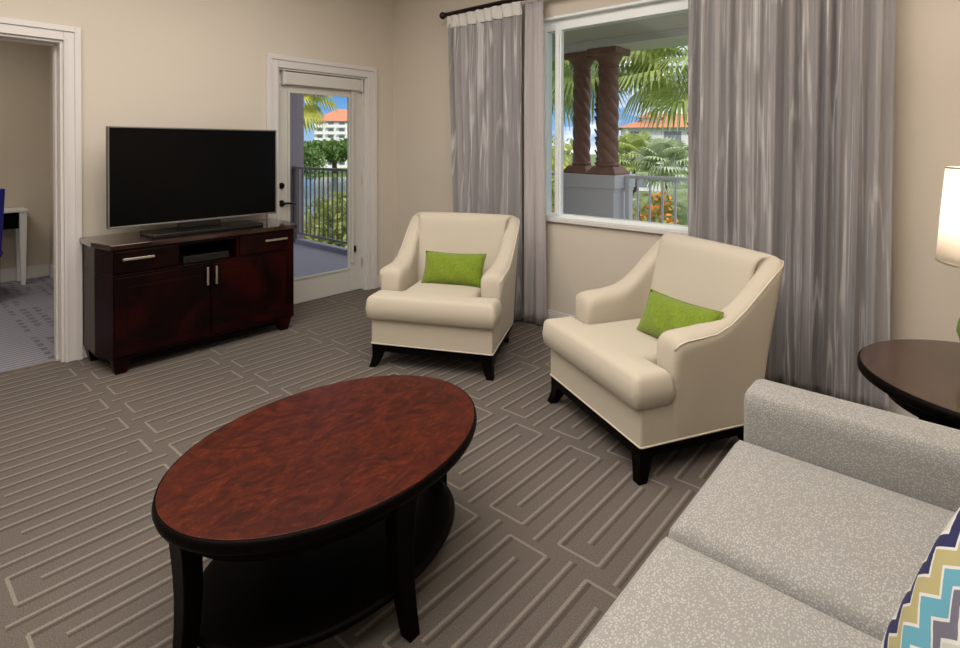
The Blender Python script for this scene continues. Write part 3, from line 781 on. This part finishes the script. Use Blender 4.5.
zp = thing('throw_pillow', 'square zigzag pillow in navy, tan, blue and grey on the sofa seat', 'pillow', zc, 0)
zp.rotation_euler = Matrix((zX, zY, zE)).transposed().to_euler()
ZIG = zigmat()
obj('cushion', pillow_bm(.41, .39, .13, 26, 26, .05), ZIG, zp, smooth=True)
b = BM(); tube(b, pillow_rim(.41, .39, .05), .004, 6, cap=False); obj('seam', b, ZIG, zp, smooth=True)

# ---------------------------------------------------------------- end table and lamp
et = thing('end_table', 'round dark walnut end table between the sofa arm and the right curtain', 'side table', (4.385, -1.0, 0))
b = BM(); lathe(b, [(.39, .575), (.404, .575), (.404, .6005), (.38, .6005)], 72); obj('tabletop', b, ETTOP, et, smooth=False)
b = BM(); lathe(b, [(.33, .562), (.404, .562), (.411, .567), (.413, .582), (.411, .595), (.4045, .5995), (.4045, .5745), (.33, .5745)], 72); obj('edge_band', b, BLACKW, et, smooth=True)
b = BM(); lathe(b, [(.33, .50), (.33, .5615)], 48); obj('apron', b, BLACKW, et, smooth=False)
for k in range(4):
    a = math.radians(225 + 90 * k) + .06; b = BM(); leg_taper(b, .27 * math.cos(a), .27 * math.sin(a), 0, .561, .032, .02, .06 * math.cos(a), .06 * math.sin(a), 1.0, 8); obj('leg', b, BLACKW, et, bevel=.003)
b = BM(); lathe(b, [(.24, .16), (.25, .165), (.25, .178), (.24, .182)], 48); obj('lower_shelf', b, BLACKW, et)
lp = thing('table_lamp', 'green ceramic table lamp with glowing white shade on the end table', 'lamp', (4.395, -.95, .6005))
b = BM(); lathe(b, [(.06, 0), (.075, .004), (.078, .015), (.095, .035), (.128, .085), (.142, .135), (.135, .175), (.105, .215), (.06, .25), (.032, .275), (.026, .30), (.03, .31)], 40); obj('base', b, GREENC, lp, smooth=True)
b = BM(); tube(b, [(0, 0, .31), (0, 0, .46)], .008, 10); tube(b, [(0, 0, .41), (0, 0, .46)], .018, 12); obj('socket', b, NICKEL, lp, smooth=False)
b = BM(); lathe(b, [(.010, .46), (.02, .475), (.03, .50), (.028, .525), (.012, .545)], 16); obj('bulb', b, BULB, lp, smooth=True)
b = BM(); lathe(b, [(.200, .378), (.176, .712)], 64, cap=False); o = obj('shade', b, SHADE, lp, smooth=True, recalc=False); s = o.modifiers.new('s', 'SOLIDIFY'); s.thickness = .002
b = BM()
for rr, z in ((.1995, .380), (.1765, .709)): 
    tube(b, [(rr * math.cos(2 * PI * i / 48), rr * math.sin(2 * PI * i / 48), z) for i in range(49)], .0028, 6, cap=False)
for k in range(3):
    a = 2 * PI * k / 3; tube(b, [(0, 0, .70), (.176 * math.cos(a), .176 * math.sin(a), .706)], .002, 5)
tube(b, [(.02, 0, .455), (.045, 0, .52), (.03, 0, .64), (0, 0, .70)], .0018, 5); tube(b, [(-.02, 0, .455), (-.045, 0, .52), (-.03, 0, .64), (0, 0, .70)], .0018, 5)
obj('shade_frame', b, NICKEL, lp, smooth=True)
lb = light('lamp_glow', 'POINT', (0, 0, .59), 13, (1.0, .83, .66), shadow_soft_size=.035); lb.parent = lp

# ---------------------------------------------------------------- bedroom desk and chair
dk = thing('desk', 'white writing desk with dark drawer front seen through the left doorway', 'desk', (-2.66, -2.44, 0))
obj('desktop', box(BM(), -.27, .02, -1.2, .02, .72, .745), DESKW, dk, bevel=.003)
for x, y in ((-.02, -.02), (-.24, -.02), (-.02, -1.16), (-.24, -1.16)):
    b = BM(); leg_taper(b, x, y, 0, .72, .030, .017); obj('leg', b, DESKW, dk, bevel=.002)
dr = obj('drawer', box(BM(), -.2, -.004, -.62, -.055, .56, .719), BLACKW, dk, bevel=.003); dr['label'] = 'dark drawer front'
ch = thing('desk_chair', 'royal blue upholstered desk chair at the left edge, seen through the doorway', 'chair', (-2.28, -2.93, 0))
b = BM(); cushion(b, [(-.24, -.24), (.22, -.24), (.22, .24), (-.24, .24)], .38, .47, .03, .01, .05); obj('seat', b, BLUE, ch, smooth=True)
b = BM(); secs = []
for i in range(7):
    t = i / 6; z = .42 + .58 * t; x = .20 + .07 * t; secs.append([(x, -.225, z), (x + .05, -.225, z), (x + .06, 0, z), (x + .05, .225 + .02 * t, z), (x, .225 + .02 * t, z), (x + .01, 0, z)])
loft(b, secs); obj('backrest', b, BLUE, ch, bevel=.012, seg=3)
for x, y in ((-.2, -.2), (-.2, .2), (.2, -.2), (.2, .2)):
    b = BM(); leg_taper(b, x, y, 0, .385, .02, .014, .02 if x > 0 else -.01, 0); obj('leg', b, BLACKW, ch, bevel=.002)

# ---------------------------------------------------------------- balcony
b = BM(); box(b, -3.35, -T, -2.04, .95, -.25, -.04); box(b, -T, XR + .2, .161, 1.98, -.25, -.04); box(b, -1.2, -T, .95, 1.98, -.25, -.04)
struct('balcony_floor', b, BFLOOR)
b = BM(); box(b, -3.0, -.36, .66, .76, -.04, .02); struct('trim_6', b, BFLOOR)
b = BM(); box(b, -3.35, -T, -2.04, .95, 2.75, 2.95); box(b, -T, XR + .2, .161, 1.48, 2.47, 2.95); box(b, -1.2, -T, .95, 1.48, 2.47, 2.95)
struct('balcony_ceiling', b, STUC)
b = BM(); box(b, -1.2, XR + .2, 1.48, 1.98, 2.40, 3.1); struct('balcony_beam', b, [STUC2])
b = BM(); box(b, -3.36, -3.10, .62, .86, -.04, 2.75); struct('wall_balcony_pillar', b, LILAC)
b = BM(); box(b, -3.35, -2.0, -2.04, -1.9, -.04, 2.75); struct('wall_balcony_side', b, LILAC)
def railing(label, x0, x1, y, mat, zt, zb, sp, group=None, rt=.022, rb=.009):
    t = thing('balcony_railing', label, 'railing', (x0, y, -.04)); L = x1 - x0
    b = BM(); box(b, 0, L, -.025, .025, zt, zt + .035); obj('top_rail', b, mat, t, bevel=.006)
    b = BM(); box(b, 0, L, -.015, .015, zb, zb + .03); obj('bottom_rail', b, mat, t, bevel=.004)
    n = int(L / sp)
    for i in range(1, n):
        b = BM(); x = L * i / n; box(b, x - rb, x + rb, -rb, rb, zb + .03, zt); obj('baluster', b, mat, t)
    for x in (.02, L - .02):
        b = BM(); box(b, x - .02, x + .02, -.02, .02, 0, zt); obj('post', b, mat, t)
    return t
railing('dark metal balcony railing with thin balusters beyond the glass door', -3.095, -.9, .70, RAILD, 1.08, .13, .105, rb=.007)
railing('short pale grey balcony railing left of the column pedestal', -1.1, .97, 1.72, RAILM, 1.09, .13, .125)
railing('pale grey balcony railing right of the column pedestal', 1.66, 4.9, 1.72, RAILM, 1.09, .13, .125)
pd = thing('column_pedestal', 'pale grey panelled pedestal under the twisted columns on the balcony', 'pedestal', (1.315, 1.725, -.04))
obj('body', box(BM(), -.315, .315, -.215, .215, 0, 1.0), PED, pd, bevel=.004)
b = BM(); box(b, -.323, .323, -.223, .223, .955, .985); box(b, -.335, .335, -.235, .235, .985, 1.125); obj('cap', b, PED, pd, bevel=.006)
def column(label, x, y, k=1.0):
    t = thing('twisted_column', label, 'column', (x, y, 1.0855), 0, 'twisted columns on the balcony pedestal')
    b = BM(); h = .165 * k
    loft(b, [[(-s, -s, z), (s, -s, z), (s, s, z), (-s, s, z)] for s, z in ((h, 0), (h, .02), (.125 * k, .075), (.115 * k, .085))]); obj('base', b, STONE, t, bevel=.005)
    b = BM(); R = .098 * k; n = 64; nz = 150; z0, z1 = .13, 1.12; secs = []
    for j in range(nz + 1):
        z = z0 + (z1 - z0) * j / nz; tw = 10.5 * (z - z0)
        secs.append([((r := R * (1 + .22 * (abs(math.sin(2 * (2 * PI * i / n + tw))) ** .7 - .55))) * math.cos(2 * PI * i / n), r * math.sin(2 * PI * i / n), z) for i in range(n)])
    loft(b, secs); obj('shaft', b, STONE, t, smooth=True)
    b = BM(); lathe(b, [(.112 * k, .0855), (.118 * k, .10), (.112 * k, .115), (.102 * k, .13)], 32); obj('base_ring', b, STONE, t, smooth=True)
    b = BM(); lathe(b, [(.10 * k, 1.12), (.112 * k, 1.125), (.112 * k, 1.14), (.10 * k, 1.15), (.115 * k, 1.19), (.15 * k, 1.235), (.158 * k, 1.25)], 32)
    hh = .165 * k; box(b, -hh, hh, -hh, hh, 1.25, 1.313); obj('capital', b, STONE, t, smooth=False, bevel=.004)
column('twisted brown stone column at the left of the pair on the balcony pedestal', 1.10, 1.77, .92)
column('twisted brown stone column at the right of the pair on the balcony pedestal', 1.465, 1.70, 1.0)

# ---------------------------------------------------------------- outside world
GZ = -7.0
struct('ground', prism(BM(), [(-500, -300), (60, -300), (60, 500), (-500, 500)], GZ - .5, GZ), GRASS)
struct('water', prism(BM(), [(-150, 5), (-110, 100), (-40, 60), (-20, 30), (-22, 8), (-60, -20)], GZ, GZ + .05), WATERM)

def frond(bm, o, az, el, L, droop, leaf, n=16, wid=.03, mat=0):
    """pinnate palm frond: curved rachis with hanging leaflets"""
    o = Vector(o); h = Vector((math.cos(az), math.sin(az), 0)); side = Vector((-h.y, h.x, 0)); p = o.copy(); a = el; pts = [p.copy()]
    for i in range(n):
        p = p + (h * math.cos(a) + Vector((0, 0, math.sin(a)))) * (L / n); a -= droop / n; pts.append(p.copy())
    for i in range(n):
        a_, b_ = pts[i], pts[i + 1]; t = i / n; w = .022 * (1 - t) + .004
        q = [bm.verts.new(v) for v in (a_ + side * w, a_ - side * w, b_ - side * w * .9, b_ + side * w * .9)]; bm.faces.new(q)
    for i in range(2, n + 1):
        t = i / n; ll = leaf * (math.sin(PI * min(1, .15 + t * .85)) ** .6 + .12); d = (pts[i] - pts[i - 1]).normalized()
        for s in (-1, 1):
            for sub_ in (0, .5):
                base = pts[i] - d * (L / n) * sub_
                v1 = (side * s * .75 + d * .55 + Vector((0, 0, -.12))).normalized(); v2 = (side * s * .35 + d * .35 + Vector((0, 0, -.85))).normalized()
                m_ = base + v1 * ll * .5; e_ = m_ + v2 * ll * .5; ww = d * wid
                q = [bm.verts.new(v) for v in (base - ww * .5, base + ww * .5, m_ + ww * .5, m_ - ww * .5)]; bm.faces.new(q)
                r = bm.verts.new(e_); bm.faces.new((q[3], q[2], r))
def fan(bm, o, az, el, stem, R, n=18, droop=.5, ws=.065):
    """fan palm leaf: stem and radiating segments with drooping tips"""
    o = Vector(o); h = Vector((math.cos(az), math.sin(az), 0)); d = h * math.cos(el) + Vector((0, 0, math.sin(el))); side = Vector((-h.y, h.x, 0)); c = o + d * stem
    q = [bm.verts.new(v) for v in (o + side * .02, o - side * .02, c - side * .015, c + side * .015)]; bm.faces.new(q)
    for i in range(n):
        a = -2.1 + 4.2 * i / (n - 1); v = (d * math.cos(a) + side * math.sin(a)).normalized(); w = (side * math.cos(a) - d * math.sin(a)) * R * ws
        m_ = c + v * R * .6; e_ = m_ + (v * (1 - droop) + Vector((0, 0, -droop))) * R * .55
        r = [bm.verts.new(p) for p in (c, m_ + w, m_ - w, e_)]; bm.faces.new((r[0], r[1], r[2])); bm.faces.new((r[1], r[3], r[2]))
def palm(name, label, loc, ztop, nf, L, leaf, mat, seed, trunk=.16, style='frond', group=None, droop=1.9, elr=(-.5, 1.2), boots=False, n=16, wid=.03, rot=0):
    t = thing(name, label, 'palm tree', (loc[0], loc[1], GZ), 0, group); rnd = random.Random(seed); H = ztop - GZ
    b = BM()
    N = int(H / .12); pts = [(.12 * math.sin(i * .03), 0, H * i / N) for i in range(N + 1)]
    rs = [trunk * (1 + .10 * (i % 2)) for i in range(N + 1)]
    tube(b, pts, rs, 12)
    if boots:
        for i in range(int((H - 4.0) / .07 * .0), 0): pass
        k = 0; z = H - 4.5
        while z < H:
            a = k * 2.4; x0, y0 = trunk * math.cos(a), trunk * math.sin(a); v = Vector((math.cos(a), math.sin(a), 0)); s_ = Vector((-v.y, v.x, 0)) * .05
            p0 = Vector((.12 * math.sin(z / .12 * .03) + x0 * .9, y0 * .9, z)); p1 = p0 + v * .075 + Vector((0, 0, .15))
            q = [b.verts.new(p) for p in (p0 - s_, p0 + s_, p1 + s_ * .6, p1 - s_ * .6)]; q2 = [b.verts.new(p.co + v * -.03 + Vector((0, 0, .02))) for p in q]
            b.faces.new(q); b.faces.new(q2[::-1])
            for i in range(4): b.faces.new((q[i], q2[i], q2[(i + 1) % 4], q[(i + 1) % 4]))
            k += 1; z += .035
    obj('trunk', b, BARK, t, smooth=not boots)
    b = BM(); top = Vector(pts[-1])
    for i in range(nf):
        az = i * 2.39996 + rot; u = (i + .5) / nf; el = elr[0] + (elr[1] - elr[0]) * u + rnd.uniform(-.12, .12)
        if style == 'frond': frond(b, top, az, el, L * rnd.uniform(.85, 1.1), droop * rnd.uniform(.8, 1.15), leaf, n, wid)
        else: fan(b, top, az, el, L * rnd.uniform(.45, .6), L * .62, n=max(18, n), droop=.35 + .3 * (1 - u), ws=min(.065, wid))
    obj('crown', b, mat, t, recalc=False); return t
palm('palm_tree', 'tall palm with rough brown trunk and drooping fronds right of the columns', (.62, 6.5), 2.9, 26, 1.75, .5, PALML, 1, .17, 'fan', boots=True, group='palms beyond the balcony', elr=(-.75, 1.2), n=30, wid=.034)
palm('palm_tree', 'palm with thin brown trunk showing between the twisted columns', (-1.75, 7.3), 3.3, 24, 1.75, .6, PALML, 2, .15, 'fan', boots=True, group='palms beyond the balcony', elr=(-.7, 1.2), n=30, wid=.034)
palm('palm_tree', 'small distant fan palm right of the columns, before the long white building', (-9.6, 25.2), .7, 26, 1.7, .6, PALML, 3, .14, 'fan', group='palms beyond the balcony', elr=(-.6, 1.3), n=20, wid=.06)
palm('palm_tree', 'distant grey green fan palm left of the tall palm trunk', (-6.9, 22.9), .4, 30, 1.7, .6, PALMG, 4, .14, 'fan', group='palms beyond the balcony', elr=(-.6, 1.3), n=20, wid=.06)
palm('palm_tree', 'grey green feather palm low behind the balcony railing, right of the pedestal', (.25, 5.1), .1, 30, 1.3, .5, PALMG, 5, .13, group='palms beyond the balcony', droop=1.6, elr=(.0, 1.35), n=20, wid=.02)
palm('palm_tree', 'yellow green feather palm low behind the balcony, left of the pedestal', (-1.6, 4.8), -.4, 26, 1.6, .5, PALMY, 6, .13, group='palms beyond the balcony', droop=1.5, elr=(.1, 1.35), n=18, wid=.022)
palm('palm_tree', 'grey green palm in the middle distance behind the pedestal railing', (-4.4, 14.0), -1.0, 30, 1.8, .6, PALMG, 7, .15, group='palms beyond the balcony', droop=1.8, elr=(-.3, 1.25), n=18, wid=.035)
palm('palm_tree', 'green palm in the middle distance left of the twisted columns', (-7.6, 12.5), .6, 30, 2.0, .7, PALMY, 8, .15, group='palms beyond the balcony', droop=1.8, elr=(-.3, 1.25), n=18, wid=.035)
palm('palm_tree', 'palm with yellow green fronds at the upper left of the balcony door view', (-9.6, 4.3), 2.85, 18, 1.4, .55, PALMY, 9, .14, 'fan', group='palms beyond the balcony', elr=(-.7, 1.2), n=26, wid=.045)
palm('palm_tree', 'palm with a bare trunk high behind the left window pane', (-4.2, 8.2), 3.1, 24, 1.8, .6, PALMG, 10, .14, 'fan', group='palms beyond the balcony', elr=(-.7, 1.2), n=28, wid=.036)

def clump(bm, c, rad, n, leaf, seed):
    rnd = random.Random(seed); c = Vector(c)
    for _ in range(n):
        v = Vector((rnd.gauss(0, 1), rnd.gauss(0, 1), rnd.gauss(0, 1))).normalized(); k = rnd.uniform(.15, 1) ** .5
        p = c + Vector((v.x * rad[0], v.y * rad[1], v.z * rad[2])) * k
        a = Vector((rnd.uniform(-1, 1), rnd.uniform(-1, 1), rnd.uniform(-1, 1))).normalized(); b_ = a.orthogonal().normalized(); s = leaf * rnd.uniform(.6, 1.3)
        q = [bm.verts.new(p + w) for w in (a * s, b_ * s * .5, -a * s, -b_ * s * .5)]; bm.faces.new(q)
def tree(name, label, cat, loc, ctr_z, rad, mat, n, leaf, seed, group, lobes=6):
    t = thing(name, label, cat, (loc[0], loc[1], GZ), 0, group); rnd = random.Random(seed); H = ctr_z - GZ
    b = BM(); tube(b, [(0, 0, 0), (.1, 0, max(.4, H - rad[2] * .3))], [rad[0] * .07 + .05, rad[0] * .05 + .03], 8); obj('trunk', b, BARK, t, smooth=True)
    b = BM()
    for i in range(lobes):
        a = 2 * PI * i / lobes; k = .0 if i == 0 else .5
        clump(b, (rad[0] * k * math.cos(a), rad[1] * k * math.sin(a), H + rad[2] * rnd.uniform(-.35, .4)), [r * .62 for r in rad], n // lobes, leaf, seed * 31 + i)
    obj('foliage', b, mat, t, recalc=False)
# across the lagoon, seen through the door
TG = 'trees across the lagoon'
tree('broadleaf_tree', 'round green tree before the hotel, centre of the door view', 'tree', (-139, 92), -.2, (11, 11, 4.2), TREEL, 2600, .8, 1, TG, 8)
tree('broadleaf_tree', 'small green tree before the hotel, left of the round tree', 'tree', (-112, 61), -1.5, (5, 5, 4), BUSHL, 1300, .55, 3, TG, 6)
tree('broadleaf_tree', 'dark green tree at the left of the door view, before the hotel', 'tree', (-46, 26.0), 0.3, (2.4, 2.4, 2.8), TREEL, 1800, .22, 4, TG, 6)
BG = 'shrubs below the balcony'
for i, (x, y, z, r, lab) in enumerate(((-10.9, 4.7, -1.6, .95, 'yellow green shrub behind the door railing, at the left'), (-12.2, 6.3, -1.9, .9, 'yellow green shrub behind the middle of the door railing'), (-9.3, 6.0, -1.35, 1.0, 'yellow green shrub behind the right end of the door railing'),
        (-14.5, 9.0, -1.7, 1.2, 'yellow green shrub further out beyond the door railing'), (2.0, 4.6, -.9, .9, 'yellow green shrub behind the railing right of the pedestal'), (-5.4, 9.8, -.6, 1.2, 'yellow green shrub beyond the left window pane'), (-9.0, 16.5, -.4, 2.4, 'broad yellow green shrub far behind the twisted columns'))):
    tree('shrub', lab, 'shrub', (x, y), z, (r, r, r * 1.1), BUSHL, 1500, .10 + .03 * r, 20 + i, BG, 6)
def flowers(label, x, y, z, seed):
    t = thing('flowering_shrub', label, 'shrub', (x, y, GZ), 0, 'orange flowering shrubs below the balcony'); H = z - GZ
    b = BM(); tube(b, [(0, 0, 0), (0, 0, H)], .03, 6); obj('stem', b, BARK, t)
    b = BM(); clump(b, (0, 0, H), (.35, .35, .4), 220, .06, seed); obj('foliage', b, BUSHL, t, recalc=False)
    b = BM(); clump(b, (0, 0, H + .05), (.3, .3, .38), 200, .05, seed + 1); obj('flowers', b, ORANGE, t, recalc=False)
flowers('orange flowering shrub behind the railing right of the pedestal, upper one', 1.28, 3.35, .38, 5)
flowers('orange flowering shrub behind the railing right of the pedestal, lower one', 1.52, 3.2, .02, 8)
flowers('orange flowering shrub low behind the left window pane', -.9, 3.9, .2, 11)

def building(name, label, loc, rz, Wd, D, base, top, floors, bays, roof_h, bay=True):
    t = thing(name, label, 'building', (*loc, GZ), rz); b0, h = 0, top - GZ
    obj('wall', box(BM(), 0, Wd, 0, D, 0, h), BLDW, t)
    b = BM(); fh = h / floors
    o_ = 1.0; vs = [b.verts.new(p) for p in ((-o_, -o_, h), (Wd + o_, -o_, h), (Wd + o_, D + o_, h), (-o_, D + o_, h), (D * .45, D / 2, h + roof_h), (Wd - D * .45, D / 2, h + roof_h))]
    for f in ((0, 1, 5, 4), (1, 2, 5), (2, 3, 4, 5), (3, 0, 4), (3, 2, 1, 0)): b.faces.new([vs[i] for i in f])
    obj('roof', b, ROOF, t)
    bw = Wd / bays
    for f in range(floors):
        for k in range(bays):
            x0 = bw * k + bw * .25; x1 = bw * (k + 1) - bw * .25; z0 = f * fh + fh * .18; z1 = f * fh + fh * .82
            b = BM(); box(b, x0, x1, -.05, .05, z0, z1); wd = obj('window', b, BLDG, t)
            if bay:
                b = BM(); box(b, x0 - .3, x1 + .3, -1.2, -.06, z0 - .4, z0 - .15); box(b, x0 - .3, x1 + .3, -1.2, -1.1, z0 - .15, z0 + fh * .25); obj('balcony', b, BLDW, wd)
    return t
# hotel across the lagoon (door view): front faces the camera
building('hotel_building', 'white hotel with stacked balconies and orange roof across the lagoon', (-176, 108), math.radians(50), 52, 16, 0, 10.5, 7, 13, 5)
building('hotel_building', 'long white building with orange roof behind the distant palms', (-44, 92), math.radians(28), 60, 16, 0, 4.9, 3, 10, 3.0, False)
tw = thing('roof_tower', 'small white cupola with orange hip roof on the long white building', 'tower', (-42, 96, 4.9), math.radians(28))
obj('wall', box(BM(), 0, 3.6, 0, 3.6, 0, 2.0), BLDW, tw)
b = BM(); vs = [b.verts.new(p) for p in ((-.6, -.6, 2), (4.2, -.6, 2), (4.2, 4.2, 2), (-.6, 4.2, 2), (1.8, 1.8, 3.5))]
for f in ((0, 1, 4), (1, 2, 4), (2, 3, 4), (3, 0, 4), (3, 2, 1, 0)): b.faces.new([vs[i] for i in f])
obj('roof', b, ROOF, tw)
